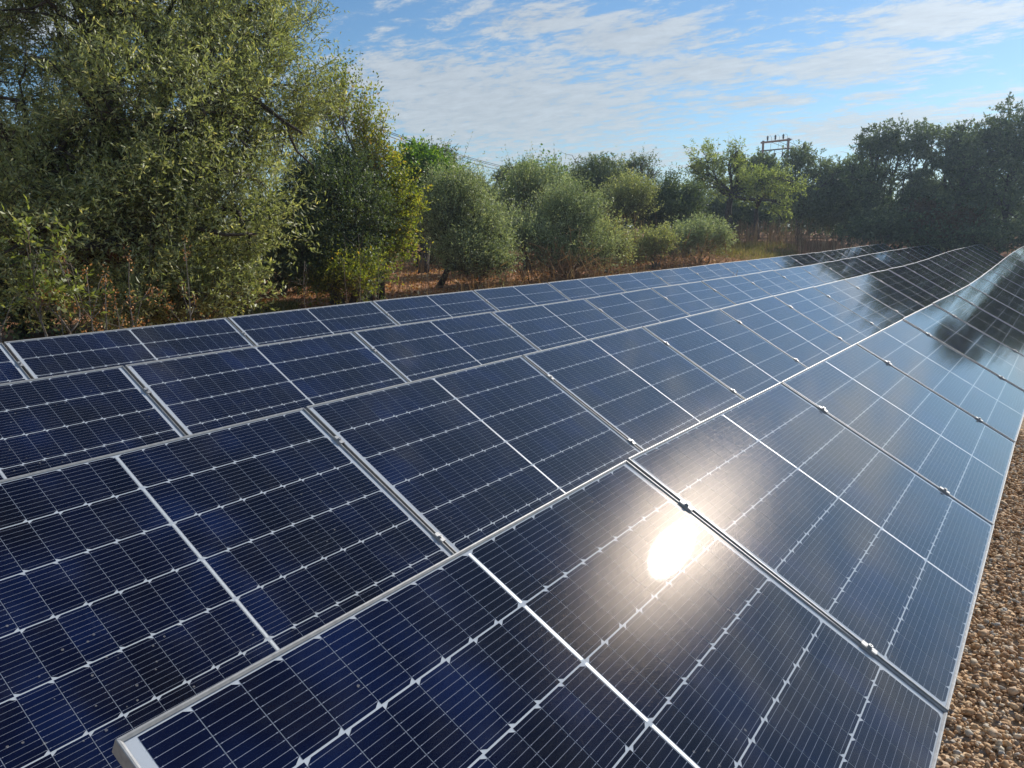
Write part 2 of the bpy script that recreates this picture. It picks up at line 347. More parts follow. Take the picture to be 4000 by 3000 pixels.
# ------------------------------------------------------------------ solar panels
PL_, PW, TH = 1.728, 1.134, 0.030            # length along the row, width up the slope, frame depth
PITCH_Y = 1.742
CH, CW = 0.1815, 0.0903                      # one half-cut cell: up the slope, along the row
GS, GC, MID = 0.0042, 0.0017, 0.0150         # gap between strings, between cells, middle strip
FL = 0.0085                                  # frame flange on top
Z_G, Z_W, Z_C, Z_B = -0.0016, -0.00345, -0.0036, -0.0042
NX, NY = 6, 9
fullx = NX*CH+(NX-1)*GS
def cell_xy(i, h, j):
    x = -fullx/2+CH/2+i*(CH+GS)
    y = MID/2+CW/2+j*(CW+GC)
    return x, (y if h else -y)
def cell_poly(side):
    c = 0.0135; hx, hy = CH/2, CW/2
    p = [(-hx, -hy), (hx, -hy), (hx, hy-c), (hx-c*0.62, hy), (-hx+c*0.62, hy), (-hx, hy-c)]
    if side < 0: p = [(x, -y) for x, y in p][::-1]
    return p
def mk_cell(side):
    b = MB(); b.prism(cell_poly(side), Z_C-0.0003, Z_C, False); me = b.mesh('half_cut_cell'); me.materials.append(M['cell']); return me
CELL = {1: mk_cell(1), -1: mk_cell(-1)}
def cell_side(i, h):                          # the clipped corners look to the middle strip in every other string
    s = -1 if h else 1
    return s if i % 2 == 0 else -s
def mk_sheet():
    b = MB()
    for i in range(NX):
        for h in (0, 1):
            for j in range(NY):
                x, y = cell_xy(i, h, j); n0 = len(b.v)
                b.v += [(x+px, y+py, Z_C) for px, py in cell_poly(cell_side(i, h))]; b.f.append(tuple(range(n0, n0+6)))
    me = b.mesh('cell_sheet'); me.materials.append(M['cell']); return me
SHEET = mk_sheet()
def mk_wires(pads=True):
    b = MB(); w = 0.00036
    for i in range(NX):
        for h in (0, 1):
            ya, yb = MID/2-0.001, MID/2+NY*(CW+GC)
            if not h: ya, yb = -yb, -ya
            for q in range(10):
                x = -fullx/2+i*(CH+GS)+CH*(q+0.5)/10
                n0 = len(b.v)
                b.v += [(x-w, ya, Z_C+0.00005), (x, ya, Z_W), (x+w, ya, Z_C+0.00005), (x-w, yb, Z_C+0.00005), (x, yb, Z_W), (x+w, yb, Z_C+0.00005)]
                b.f += [(n0, n0+3, n0+4, n0+1), (n0+1, n0+4, n0+5, n0+2)]
                for j in range(NY+1 if pads else 0):         # solder pads at the cell edges
                    yy = (MID/2+j*(CW+GC)-GC/2)*(1 if h else -1)
                    for e in (-0.0052, 0.0052):
                        if (j == 0 and e*(1 if h else -1) < 0) or (j == NY and e*(1 if h else -1) > 0): continue
                        n0 = len(b.v); pw, pl = 0.0008, 0.0012
                        b.v += [(x-pw, yy+e-pl, Z_W+0.0001), (x+pw, yy+e-pl, Z_W+0.0001), (x+pw, yy+e+pl, Z_W+0.0001), (x-pw, yy+e+pl, Z_W+0.0001)]; b.f.append((n0, n0+1, n0+2, n0+3))
    me = b.mesh('busbar_wires'); me.materials.append(M['wire']); return me
WIRES, WIRES_FAR = mk_wires(), mk_wires(False)
def mk_ribbon():
    b = MB(); b.box(-CH/2+0.004, CH/2-0.004, -0.0044, 0.0044, Z_C-0.0003, Z_W+0.0002); me = b.mesh('cross_ribbon'); me.materials.append(M['ribbon']); return me
RIBBON = mk_ribbon()
def mk_plane(name, z, m, ex=0.0):
    me = bpy.data.meshes.new(name); x, y = PW/2-ex, PL_/2-ex
    me.from_pydata([(-x, -y, z), (x, -y, z), (x, y, z), (-x, y, z)], [], [(0, 1, 2, 3)]); me.update(); me.materials.append(m); return me
GLASS = mk_plane('glass_pane', Z_G, M['glass'], 0.004)
def mk_back():
    b = MB(); b.box(-PW/2+0.004, PW/2-0.004, -PL_/2+0.004, PL_/2-0.004, Z_B-0.002, Z_B); me = b.mesh('backsheet'); me.materials.append(M['back']); return me
BACK = mk_back()
def mk_rail(along):
    L = (PL_ if along else PW)/2; Hh = (PW if along else PL_)/2; g = 0.0003; bv = 0.0012
    # mitred rail on the +h side, profile (distance in from the outer edge, z)
    prof = [(bv, 0.0025), (0.0042, 0.0025), (FL, Z_G+0.0003), (FL, Z_G-0.0004), (0.003, Z_G-0.0004), (0.003, -TH+0.002), (0.024, -TH+0.002), (0.024, -TH), (0.0, -TH), (0.0, 0.0025-bv)]
    b = MB(); n = len(prof)
    for e in (-1, 1):
        for (d, z) in prof:
            b.v.append((Hh-d, e*(L-d-g), z) if along else (e*(L-d-g), Hh-d, z))
    for i in range(n):
        j = (i+1) % n; b.f.append((i, j, n+j, n+i) if along else (i, n+i, n+j, j))
    b.f.append(tuple(range(n)) if along else tuple(range(n))[::-1]); b.f.append(tuple(n+i for i in range(n))[::-1] if along else tuple(n+i for i in range(n)))
    me = b.mesh('frame_rail'); me.materials.append(M['alu'])
    return me
RAIL_L, RAIL_S = mk_rail(True), mk_rail(False)
def mk_clamp():
    b = MB()
    b.box(-0.024, 0.024, -0.0135, 0.0135, 0.0028, 0.0056); b.box(-0.024, 0.024, -0.0055, 0.0055, -0.028, 0.0027)
    b.box(-0.024, 0.024, -0.0105, 0.0105, 0.0057, 0.0070)
    me = b.mesh('mid_clamp'); me.materials.append(M['clamp'])
    c = MB(); ring = [(0.0095*math.cos(a), 0.0095*math.sin(a)) for a in [2*math.pi*i/12 for i in range(12)]]
    c.prism(ring, 0.0071, 0.0085, False)
    r2 = [(x*0.72, y*0.72) for x, y in ring]; r3 = [(x*0.36, y*0.36) for x, y in ring]
    n0 = len(c.v); c.v += [(x, y, 0.0085) for x, y in r2]+[(x, y, 0.0145) for x, y in r2]+[(x, y, 0.0145) for x, y in r3]+[(x, y, 0.0105) for x, y in r3]
    for lv in range(3):
        for i in range(12): c.f.append((n0+lv*12+i, n0+lv*12+(i+1) % 12, n0+(lv+1)*12+(i+1) % 12, n0+(lv+1)*12+i))
    c.f.append(tuple(n0+36+i for i in range(12)))
    mc = c.mesh('bolt'); mc.materials.append(M['steel'])
    return me, mc
CLAMP, BOLT = mk_clamp()

TOP = [  # x and z of the upper edge at every joint, seen from the camera's foot; z is from camera height
    [(-1.099, -.765), (-1.115, -.757), (-1.119, -.776), (-1.117, -.792), (-1.099, -.786), (-1.086, -.785), (-1.078, -.796), (-1.071, -.797), (-1.067, -.775), (-1.066, -.742), (-1.066, -.705), (-1.065, -.666), (-1.063, -.627), (-1.062, -.600), (-1.062, -.585), (-1.062, -.575), (-1.062, -.570), (-1.062, -.570), (-1.062, -.575), (-1.062, -.58), (-1.062, -.59)],
    [(-2.707, -.797), (-2.715, -.793), (-2.725, -.789), (-2.736, -.791), (-2.744, -.795), (-2.744, -.790), (-2.741, -.792), (-2.731, -.791), (-2.718, -.781), (-2.710, -.781), (-2.709, -.783), (-2.714, -.777), (-2.723, -.757), (-2.732, -.726), (-2.741, -.698), (-2.747, -.679), (-2.748, -.669), (-2.742, -.663), (-2.735, -.655), (-2.73, -.65), (-2.73, -.65)],
    [(-4.200, -.758), (-4.218, -.756), (-4.237, -.754), (-4.258, -.765), (-4.279, -.774), (-4.298, -.769), (-4.315, -.778), (-4.325, -.778), (-4.332, -.776), (-4.340, -.781), (-4.347, -.777), (-4.353, -.762), (-4.360, -.747), (-4.368, -.730), (-4.379, -.716), (-4.393, -.708), (-4.412, -.704), (-4.433, -.700), (-4.457, -.700), (-4.484, -.706), (-4.513, -.715)],
    [(-5.675, -.754), (-5.712, -.752), (-5.749, -.750), (-5.786, -.748), (-5.825, -.754), (-5.867, -.761), (-5.908, -.760), (-5.947, -.764), (-5.979, -.766), (-6.003, -.761), (-6.020, -.761), (-6.031, -.757), (-6.035, -.751), (-6.036, -.745), (-6.040, -.736), (-6.049, -.723), (-6.064, -.709), (-6.086, -.695), (-6.112, -.684), (-6.138, -.675), (-6.164, -.670)]]
TILT = [28.9, 29.6, 30.2, 31.0]
# small differences in how single panels sit (row, panel): extra tilt, degrees
DT = {(0, 0): 0.0, (0, 1): -0.12}
# and how far they dip along the row between two clamps
DS = {(1, 6): 0.005, (1, 8): -0.007, (1, 9): -0.006, (2, 7): 0.006, (2, 8): 0.006, (2, 10): -0.007, (2, 11): -0.006, (3, 8): 0.005, (3, 12): -0.007, (3, 13): -0.006, (0, 4): -0.005}
ORD = 'first second third fourth fifth sixth seventh eighth ninth tenth eleventh twelfth thirteenth fourteenth fifteenth sixteenth seventeenth eighteenth nineteenth twentieth'.split()
ROWN = ['the row beside the gravel', 'the second row from the gravel', 'the third row from the gravel', 'the last row before the trees']
DETAIL = [5, 6, 7, 8]                        # panels whose cells can be told apart
def row(r):
    rnd = random.Random(40+r)
    y0 = 0.508; tops = [Vector((x, y0+PITCH_Y*k, CAM_H+z)) for k, (x, z) in enumerate(TOP[r])]
    rack = link('mounting_rack', None); rack.location = (tops[0].x+0.5, tops[0].y, 0)
    tag(rack, 'aluminium mounting rack carrying ' + ROWN[r].replace('the ', 'the panels of the ', 1), 'mounting rack', 'mounting racks')
    for k in range(20):
        a, b = tops[k], tops[k+1]
        d = (b-a).normalized(); d = (d+Vector((0, 0, DS.get((r, k), rnd.uniform(-0.003, 0.003))))).normalized()
        rt = d.cross(Vector((0, 0, 1))).normalized(); u = rt.cross(d)
        t = math.radians(TILT[r]+DT.get((r, k), rnd.uniform(-0.25, 0.25)))
        ex = rt*math.cos(t)-u*math.sin(t); ez = ex.cross(d).normalized()
        c = (a+b)/2+ex*(PW/2)
        R = Matrix(((ex.x, d.x, ez.x, c.x), (ex.y, d.y, ez.y, c.y), (ex.z, d.z, ez.z, c.z), (0, 0, 0, 1)))
        P = link('solar_panel', None); P.matrix_world = R; P.empty_display_size = 0.2
        tag(P, 'dark blue solar panel, %s from the near end of %s' % (ORD[k], ROWN[r]), 'solar panel', 'solar panels in four rows')
        for sg in (1, -1):
            o1 = link('frame_rail', RAIL_L, P); o2 = link('frame_rail', RAIL_S, P)
            if sg < 0: o1.rotation_euler = (0, 0, math.pi); o2.rotation_euler = (0, 0, math.pi)
        link('backsheet', BACK, P); link('glass_pane', GLASS, P)
        wr = link('busbar_wires', WIRES if k < DETAIL[r] else WIRES_FAR, P); wr['kind'] = 'stuff'
        for i in range(NX):
            rb = link('cross_ribbon', RIBBON, P); rb.location = (cell_xy(i, 0, 0)[0], 0, 0)
        if k < DETAIL[r]:
            for i in range(NX):
                for h in (0, 1):
                    me = CELL[cell_side(i, h)]
                    for j in range(NY):
                        x, y = cell_xy(i, h, j)
                        o = bpy.data.objects.new('solar_cell', me); COL.objects.link(o); o.parent = P; o.location = (x, y, 0)
        else: link('cell_sheet', SHEET, P)['kind'] = 'stuff'
        if k < 19:
            for s in (-0.285, 0.285):
                cl_ = link('mid_clamp', CLAMP, P); cl_.location = (s*PW, PITCH_Y/2, 0)
                bo = link('bolt', BOLT, cl_)
        # rack under the panel
        for s in (-0.285, 0.285):
            q = MB(); q.box(s*PW-0.02, s*PW+0.02, -PITCH_Y/2, PITCH_Y/2, -TH-0.041, -TH-0.001)
            me = bpy.data.meshes.get('support_rail_%+.2f' % s)
            if me is None:
                me = q.mesh('support_rail_%+.2f' % s); me.materials.append(M['rail'])
            ro = link('support_rail', me, rack); ro.matrix_parent_inverse = Matrix.Translation(-rack.location); ro.matrix_basis = R
            foot = R @ Vector((s*PW, -PITCH_Y/2+0.25, -TH-0.04))
            g = float(gz(foot.x, foot.y))
            q = MB(); q.box(foot.x-0.02, foot.x+0.02, foot.y-0.02, foot.y+0.02, g-0.05, foot.z); lm = q.mesh('support_leg'); lm.materials.append(M['rail'])
            lo = link('support_leg', lm, rack); lo.matrix_parent_inverse = Matrix.Translation(-rack.location)
for r in range(4): row(r)

# ------------------------------------------------------------------ gravel beside the first row
def build_gravel():
    rs = np.random.RandomState(11)
    t = (1+5**0.5)/2
    iv = np.array([(-1, t, 0), (1, t, 0), (-1, -t, 0), (1, -t, 0), (0, -1, t), (0, 1, t), (0, -1, -t), (0, 1, -t), (t, 0, -1), (t, 0, 1), (-t, 0, -1), (-t, 0, 1)])/math.sqrt(1+t*t)
    it = np.array([(0, 11, 5), (0, 5, 1), (0, 1, 7), (0, 7, 10), (0, 10, 11), (1, 5, 9), (5, 11, 4), (11, 10, 2), (10, 7, 6), (7, 1, 8), (3, 9, 4), (3, 4, 2), (3, 2, 6), (3, 6, 8), (3, 8, 9), (4, 9, 5), (2, 4, 11), (6, 2, 10), (8, 6, 7), (9, 8, 1)])
    n = 30000
    x = rs.uniform(-0.62, 0.55, n); x = np.where(rs.uniform(size=n) < 0.2, 0.55+np.abs(rs.normal(size=n))*0.6, x); y = 0.9+6.3*rs.uniform(0, 1, n)**1.15
    r = np.exp(rs.normal(math.log(0.0073), 0.36, n)).clip(0.003, 0.018)
    z = rs.uniform(-0.2, 1.15, n)*0.012
    sc = np.stack([r*rs.uniform(0.8, 1.5, n), r*rs.uniform(0.75, 1.2, n), r*rs.uniform(0.5, 0.95, n)], 1)
    V = iv[None]*(1+rs.uniform(-0.22, 0.22, (n, 12, 1)))*sc[:, None, :]
    q = rs.normal(size=(n, 4)); q[:, 1:3] *= 0.35; q /= np.linalg.norm(q, axis=1, keepdims=True)
    w, a, b, c = q.T
    R = np.stack([1-2*(b*b+c*c), 2*(a*b-c*w), 2*(a*c+b*w), 2*(a*b+c*w), 1-2*(a*a+c*c), 2*(b*c-a*w), 2*(a*c-b*w), 2*(b*c+a*w), 1-2*(a*a+b*b)], 1).reshape(n, 3, 3)
    V = np.einsum('nij,nkj->nki', R, V)+np.stack([x, y, z], 1)[:, None]
    I = (it[None]+12*np.arange(n)[:, None, None]).reshape(-1)
    me = bpy.data.meshes.new('gravel'); me.vertices.add(n*12); me.vertices.foreach_set('co', V.astype(np.float32).ravel())
    me.loops.add(len(I)); me.loops.foreach_set('vertex_index', I.astype(np.int32)); m_ = n*20
    me.polygons.add(m_); me.polygons.foreach_set('loop_start', np.arange(0, m_*3, 3, dtype=np.int32)); me.polygons.foreach_set('loop_total', np.full(m_, 3, dtype=np.int32))
    A = me.attributes.new('tint', 'FLOAT', 'POINT'); A.data.foreach_set('value', np.repeat(rs.uniform(0, 1, n), 12).astype(np.float32))
    me.update()
    tag(link('gravel', me, None, M['gravel']), 'loose brown and tan gravel stones along the first panel row', 'gravel', kind='stuff')
build_gravel()

# ------------------------------------------------------------------ vegetation
def unit(v): return v/np.maximum(np.linalg.norm(v, axis=-1, keepdims=True), 1e-9)
def field(rs, wl, k=7):
    """smooth random scalar field, about -1..1, for wavelength wl"""
    K = unit(rs.normal(size=(k, 3)))*(2*math.pi/wl)*rs.uniform(0.6, 1.5, (k, 1)); ph = rs.uniform(0, 6.28, k)
    return lambda p: np.cos(p @ K.T+ph).sum(1)/math.sqrt(k/2)*0.7
def leaf_quads(rs, P, Dn, L, Wd, droop=0.0):
    n = len(P)
    Dn = unit(Dn)
    side = unit(np.cross(Dn, rs.normal(size=(n, 3))))
    nor = np.cross(side, Dn)
    l = L*rs.uniform(0.75, 1.4, n)[:, None]; w = Wd*rs.uniform(0.9, 1.5, n)[:, None]
    V = np.stack([P, P+Dn*l*0.45+side*w*0.5+nor*l*0.06, P+Dn*l+np.array([0, 0, -droop])*l, P+Dn*l*0.45-side*w*0.5+nor*l*0.06], 1)
    return V.reshape(-1, 3)
def crown(seed, lobes, ntw, lpt, L, Wd, tw=(0.25, 0.5), up=0.35, out=0.7, rnd=0.7, wl=0.9, thr=-0.25, shell=0.45, spread=0.9, rough=0.32):
    """lobes: list of (centre Vector, (rx,ry,rz)); returns leaf verts, tints, twig list"""
    ntw = int(ntw*0.70); L *= 1.12; Wd *= 1.20
    rs = np.random.RandomState(seed); sub = []
    for c, r in lobes:
        r = np.array(r); c = np.array(tuple(c))
        for q in range(6): o_ = unit(rs.normal(size=3)); f_ = rs.uniform(0.40, 0.72); sub.append((c+o_*r*(1.0-f_)*1.08, r*f_))
    lobes = sub
    C = np.array([tuple(c) for c, r in lobes]); Rr = np.array([r for c, r in lobes], float)
    wt = (Rr[:, 0]*Rr[:, 1]*Rr[:, 2])**0.75; wt /= wt.sum()
    f1 = field(rs, wl); f2 = field(rs, wl*0.4); f3 = field(rs, wl*1.25)
    m = int(ntw*2.6)
    li = rs.choice(len(lobes), m, p=wt)
    d = unit(rs.normal(size=(m, 3))); rr = rs.uniform(shell**2.4, 1, m)**(1/2.4)
    bump = 1+rough*f3(C[li]+d*Rr[li])
    p = C[li]+d*Rr[li]*(rr*bump)[:, None]
    keep = (f1(p)+0.5*f2(p)+0.35*rs.normal(size=m)) > thr
    g = gz(p[:, 0], p[:, 1]); keep &= p[:, 2] > g+0.05
    p, d = p[keep][:ntw], d[keep][:ntw]; n = len(p)
    td = unit(d*out+np.array([0, 0, up])+rs.normal(size=(n, 3))*rnd)
    tl = rs.uniform(tw[0], tw[1], n)
    sh = rs.uniform(size=n) < 0.035; tl[sh] *= rs.uniform(1.3, 2.0, sh.sum()); td[sh] = unit(td[sh]+d[sh]*0.6+np.array([0, 0, 0.7]))
    t = rs.uniform(0.05, 1.0, (n, lpt))
    base = (p[:, None]+td[:, None]*(tl[:, None]*t)[..., None]).reshape(-1, 3)
    dirs = unit((td[:, None]*rs.uniform(0.3, 1.0, (n, lpt, 1))+unit(rs.normal(size=(n, lpt, 3)))*spread).reshape(-1, 3))
    V = leaf_quads(rs, base, dirs, L, Wd)
    tint = np.clip(0.42+0.20*np.repeat(f1(p), lpt)*0.6+0.16*np.repeat(rs.normal(size=n), lpt)+0.17*rs.normal(size=n*lpt), 0, 1)
    return V, tint, (p, td, tl)
def tri_twigs(rs, p, td, tl, r):
    """thin twigs as slender diamonds"""
    n = len(p); s = unit(np.cross(td, rs.normal(size=(n, 3))))*r
    e = p+td*tl[:, None]; b = p-td*tl[:, None]*0.7
    m_ = (b+e)/2
    return np.stack([b, m_+s, e, m_-s], 1).reshape(-1, 3)
def curve(a, b, rs, n=7, wob=0.12, lift=0.15):
    a, b = np.array(a, float), np.array(b, float); L = np.linalg.norm(b-a); t = np.linspace(0, 1, n)[:, None]
    k = rs.normal(size=3)*wob*L; k2 = rs.normal(size=3)*wob*0.6*L
    return a+(b-a)*t+k*np.sin(math.pi*t)+k2*np.sin(2*math.pi*t)*0.7+np.array([0, 0, lift*L])*np.sin(math.pi*t)
def tree(name, label, cat, base, lobes, leaf, ntw, lpt, L, Wd, seed, trunk_r=0.12, fork=0.3, nbr=26, stems=1, bark='bark', group=None, twigs=True, twr=0.004, extra=None, trunk_pts=None, **kw):
    rs = np.random.RandomState(seed+500)
    root = link(name, None); root.location = base; tag(root, label, cat, group)
    base_v = np.array(tuple(base))
    V, tint, (p, td, tl) = crown(seed, lobes, ntw, lpt, L, Wd, **kw)
    me = quads_mesh('crown', V-np.tile(base_v, (len(V), 1)), len(V)//4, tint, M[leaf]); link('crown', me, root)
    # trunk and limbs
    C = np.array([tuple(c) for c, r in lobes]); mid = C.mean(0)
    forks = []
    for s in range(stems):
        b = MB()
        off = rs.normal(size=3)*np.array([0.25, 0.25, 0])*(0 if stems == 1 else min(1.0, trunk_r*9))
        st = np.array([off[0], off[1], -0.08])
        if trunk_pts is not None: pts = np.array([tuple(q) for q in trunk_pts])-base_v
        else:
            tgt = (mid-base_v)*fork+off*1.6; tgt[2] = max(tgt[2], 0.2)
            pts = curve(st, tgt, rs, 7, 0.06, 0)
        n = len(pts); rad = np.linspace(trunk_r*1.25, trunk_r*0.75, n); rad[0] *= 1.35
        b.tube([tuple(q) for q in pts], list(rad), 9)
        forks.append(pts[-1])
        nm_ = 'trunk' if stems == 1 else 'stem'; link(nm_, b.mesh(nm_, True), root, M[bark])
    b = MB()
    for ci, (c, r) in enumerate(lobes):
        c = np.array(tuple(c))-base_v
        if trunk_r > 0.2 and c[2] < 1.3: continue
        fk = forks[ci % len(forks)]
        pts = curve(fk, c, rs, 8, 0.10, 0.05); b.tube([tuple(q) for q in pts], list(np.linspace(trunk_r*0.62, trunk_r*0.2, 8)), 6)
        for q in range(max(2, nbr//len(lobes))):
            e = c+unit(rs.normal(size=3))*np.array(r)*rs.uniform(0.6, 0.98); e[2] = max(e[2], 0.15)
            if trunk_r > 0.2 and e[2] < 1.1: continue
            i = rs.randint(2, 8); bp = curve(pts[i], e, rs, 6, 0.12, 0.05)
            b.tube([tuple(v) for v in bp], list(np.linspace(trunk_r*0.2, trunk_r*0.05+0.002, 6)), 5)
            for qq in range(2):
                e2 = e+rs.normal(size=3)*np.array(r)*0.28; j = rs.randint(2, 5)
                b.tube([tuple(v) for v in curve(bp[j], e2, rs, 4, 0.1, 0.05)], list(np.linspace(trunk_r*0.08+0.002, 0.002, 4)), 4)
    link('branches', b.mesh('branches', True), root, M[bark])
    if twigs:
        p, td, tl = p[::2], td[::2], tl[::2]; tv = tri_twigs(rs, p-base_v, td, tl, twr)
        link('twigs', quads_mesh('twigs', tv, len(p), rs.uniform(0, 0.5, len(p)), M['straw'] if bark == 'greybark' else M['bark']), root)['kind'] = 'stuff'
    return root
def lob(px, py, d, rx, ry, depth=None):
    """a clump of foliage: photo position, distance, half width and half height in photo pixels"""
    s = d/F_PX*1.02; c = at(px, py, d); a = rx*s; dz = ry*s
    return (c, (a, depth if depth else a, dz))

# the big olive at the left
tree('olive_tree', 'huge olive tree with silvery leaves filling the left edge', 'tree', ground_at(420, 12.0),
     [lob(330, 120, 11.5, 420, 260), lob(820, 110, 11.0, 330, 230), lob(1000, 420, 10.5, 270, 300), lob(620, 520, 10.0, 420, 280), lob(180, 620, 10.0, 300, 300),
      lob(900, 800, 9.6, 250, 260), lob(500, 900, 9.4, 360, 260), lob(880, 1080, 9.6, 190, 130), lob(120, 980, 9.6, 260, 260), lob(560, 1180, 9.3, 300, 120),
      lob(-250, 300, 12.0, 330, 420), lob(600, -280, 12.0, 560, 260), lob(980, 30, 11.5, 200, 130)],
     'olive', 30000, 12, 0.049, 0.0112, 1, trunk_r=0.24, fork=0.42, nbr=110, wl=0.75, thr=0.05, tw=(0.22, 0.5), shell=0.5, spread=0.8)
tree('olive_sapling', 'young olive shoots with broad yellowish leaves at the lower left corner', 'sapling', ground_at(170, 7.3),
     [lob(120, 950, 7.2, 25, 80), lob(225, 1000, 7.2, 30, 60), lob(90, 1130, 7.3, 60, 60), lob(210, 1150, 7.2, 60, 60)],
     'sapling', 110, 8, 0.050, 0.017, 2, trunk_r=0.014, fork=0.6, nbr=8, stems=2, thr=-0.6, tw=(0.15, 0.35), up=0.8, shell=0.1, bark='greybark')
# evergreen thicket beside it
tree('evergreen_shrub', 'tall dark evergreen shrub with upright twigs right of the big olive', 'shrub', ground_at(1300, 15.8),
     [lob(1290, 850, 15.5, 200, 260), lob(1430, 780, 15.8, 120, 150), lob(1180, 1000, 15.0, 140, 140), lob(1330, 690, 16.0, 110, 120), lob(1350, 1000, 15.4, 130, 140), lob(1240, 740, 16.0, 120, 150)],
     'lentisk', 8500, 11, 0.050, 0.018, 3, trunk_r=0.09, fork=0.3, nbr=50, stems=3, wl=0.7, thr=-0.35, up=0.8, tw=(0.2, 0.6), rough=0.3)
tree('tall_sucker_tree', 'slender tree with sparse upright sprays above the dark evergreen shrub', 'tree', ground_at(1400, 16.8),
     [lob(1360, 420, 16.8, 60, 160), lob(1430, 520, 16.6, 70, 120), lob(1300, 500, 16.9, 70, 150), lob(1480, 620, 16.5, 60, 90)],
     'yellow', 900, 9, 0.055, 0.022, 4, trunk_r=0.05, fork=0.6, nbr=30, stems=2, wl=0.6, thr=-0.2, up=1.3, out=0.3, rnd=0.35, tw=(0.3, 0.8), shell=0.05, bark='greybark')
tree('yellow_green_bush', 'bright yellow-green leafy bush lit by the sun', 'bush', ground_at(1470, 16.6),
     [lob(1540, 900, 16.4, 100, 130), lob(1490, 760, 16.6, 110, 130), lob(1590, 780, 16.6, 55, 110), lob(1440, 960, 16.2, 130, 110), lob(1350, 1060, 15.0, 110, 60), lob(1470, 640, 16.8, 80, 100)],
     'yellow', 3300, 10, 0.048, 0.026, 5, trunk_r=0.05, fork=0.35, nbr=40, stems=4, wl=0.6, thr=-0.2, tw=(0.15, 0.45), rough=0.3)
tree('carob_tree', 'round bright green carob tree behind the yellow-green bush', 'tree', ground_at(1650, 24),
     [lob(1640, 720, 24, 110, 110), lob(1720, 700, 24.5, 70, 90), lob(1600, 640, 24.5, 70, 60)],
     'carob', 2600, 10, 0.085, 0.045, 6, trunk_r=0.12, fork=0.5, nbr=24, wl=0.8, thr=-0.3)
tree('wild_olive', 'dark wild olive whose domed top rises behind the carob', 'tree', ground_at(1690, 28),
     [lob(1680, 660, 28, 95, 75), lob(1740, 690, 28, 50, 60)], 'olive_dark', 2200, 10, 0.085, 0.026, 7, trunk_r=0.12, fork=0.6, nbr=20, thr=-0.3)
tree('wild_olive', 'thin brownish wild olive in the dip of the treeline left of centre', 'tree', ground_at(1850, 33),
     [lob(1830, 740, 33, 70, 70), lob(1900, 770, 33, 45, 45), lob(1790, 700, 33, 40, 50)], 'olive_dark', 1300, 10, 0.09, 0.026, 8, trunk_r=0.10, fork=0.5, nbr=30, thr=0.0, group=None)
# middle shrubs
tree('olive_shrub', 'rounded olive shrub with a dark slanting stem on the red soil', 'shrub', ground_at(1700, 19.0),
     [lob(1760, 880, 18.8, 120, 140), lob(1860, 900, 18.6, 110, 130), lob(1700, 830, 19, 70, 110), lob(1920, 975, 18.5, 90, 100), lob(1810, 1030, 18.2, 130, 70), lob(1900, 1050, 18.0, 100, 50), lob(1780, 770, 19.0, 100, 80)],
     'grey', 6600, 10, 0.050, 0.014, 9, trunk_r=0.075, fork=0.35, nbr=50, wl=0.7, thr=-0.3, up=1.1, tw=(0.3, 0.75), out=0.5, rnd=0.5)
tree('olive_shrub', 'tall grey-green olive shrub behind the two rounded ones', 'shrub', ground_at(2070, 25),
     [lob(2080, 780, 25, 130, 110), lob(2010, 850, 25, 90, 110), lob(2150, 740, 25.2, 60, 70)], 'grey', 3800, 10, 0.062, 0.018, 10, trunk_r=0.08, fork=0.3, nbr=40, stems=2, up=1.1, thr=-0.3, tw=(0.3, 0.75), out=0.5, rnd=0.5)
tree('olive_shrub', 'broad pale olive shrub at the middle of the thicket', 'shrub', ground_at(2210, 21.5),
     [lob(2180, 900, 21.3, 140, 110), lob(2280, 880, 21.5, 90, 110), lob(2110, 1000, 20.8, 90, 70), lob(2240, 1015, 20.8, 140, 60), lob(2330, 1000, 20.8, 80, 60), lob(2220, 830, 21.6, 100, 70)],
     'grey', 5600, 10, 0.052, 0.015, 11, trunk_r=0.06, fork=0.3, nbr=50, stems=4, wl=0.7, up=1.1, thr=-0.3, tw=(0.3, 0.75), out=0.5, rnd=0.5)
tree('carob_tree', 'small carob with stiff leaf sprays against the sky at centre', 'tree', ground_at(2110, 30),
     [lob(2060, 700, 30, 60, 50), lob(2140, 690, 30, 55, 45), lob(2100, 740, 30, 90, 50)], 'carob', 700, 9, 0.10, 0.05, 12, trunk_r=0.09, fork=0.6, nbr=24, up=1.0, thr=-0.2, tw=(0.2, 0.6))
tree('wild_olive', 'dark wild olive behind the small carob', 'tree', ground_at(1990, 36),
     [lob(1990, 700, 36, 60, 55), lob(2040, 670, 36, 45, 35), lob(1970, 770, 36, 70, 60)], 'olive_dark', 1500, 10, 0.095, 0.03, 13, trunk_r=0.12, fork=0.6, nbr=26, thr=-0.15)
tree('olive_tree', 'broad dark olive tree standing above the thicket at centre', 'tree', ground_at(2340, 34),
     [lob(2330, 690, 34, 120, 95), lob(2270, 740, 34, 70, 80), lob(2420, 710, 34, 80, 70), lob(2360, 780, 34, 120, 70)], 'olive_dark', 4600, 10, 0.088, 0.026, 14, trunk_r=0.16, fork=0.5, nbr=40, thr=-0.25)
tree('wild_olive', 'thin bare-looking olive beside the broad dark olive', 'tree', ground_at(2520, 36),
     [lob(2500, 650, 36, 55, 45), lob(2550, 690, 36, 30, 40), lob(2480, 700, 36, 50, 40)], 'olive_dark', 620, 10, 0.085, 0.022, 15, trunk_r=0.09, fork=0.6, nbr=40, thr=0.0)
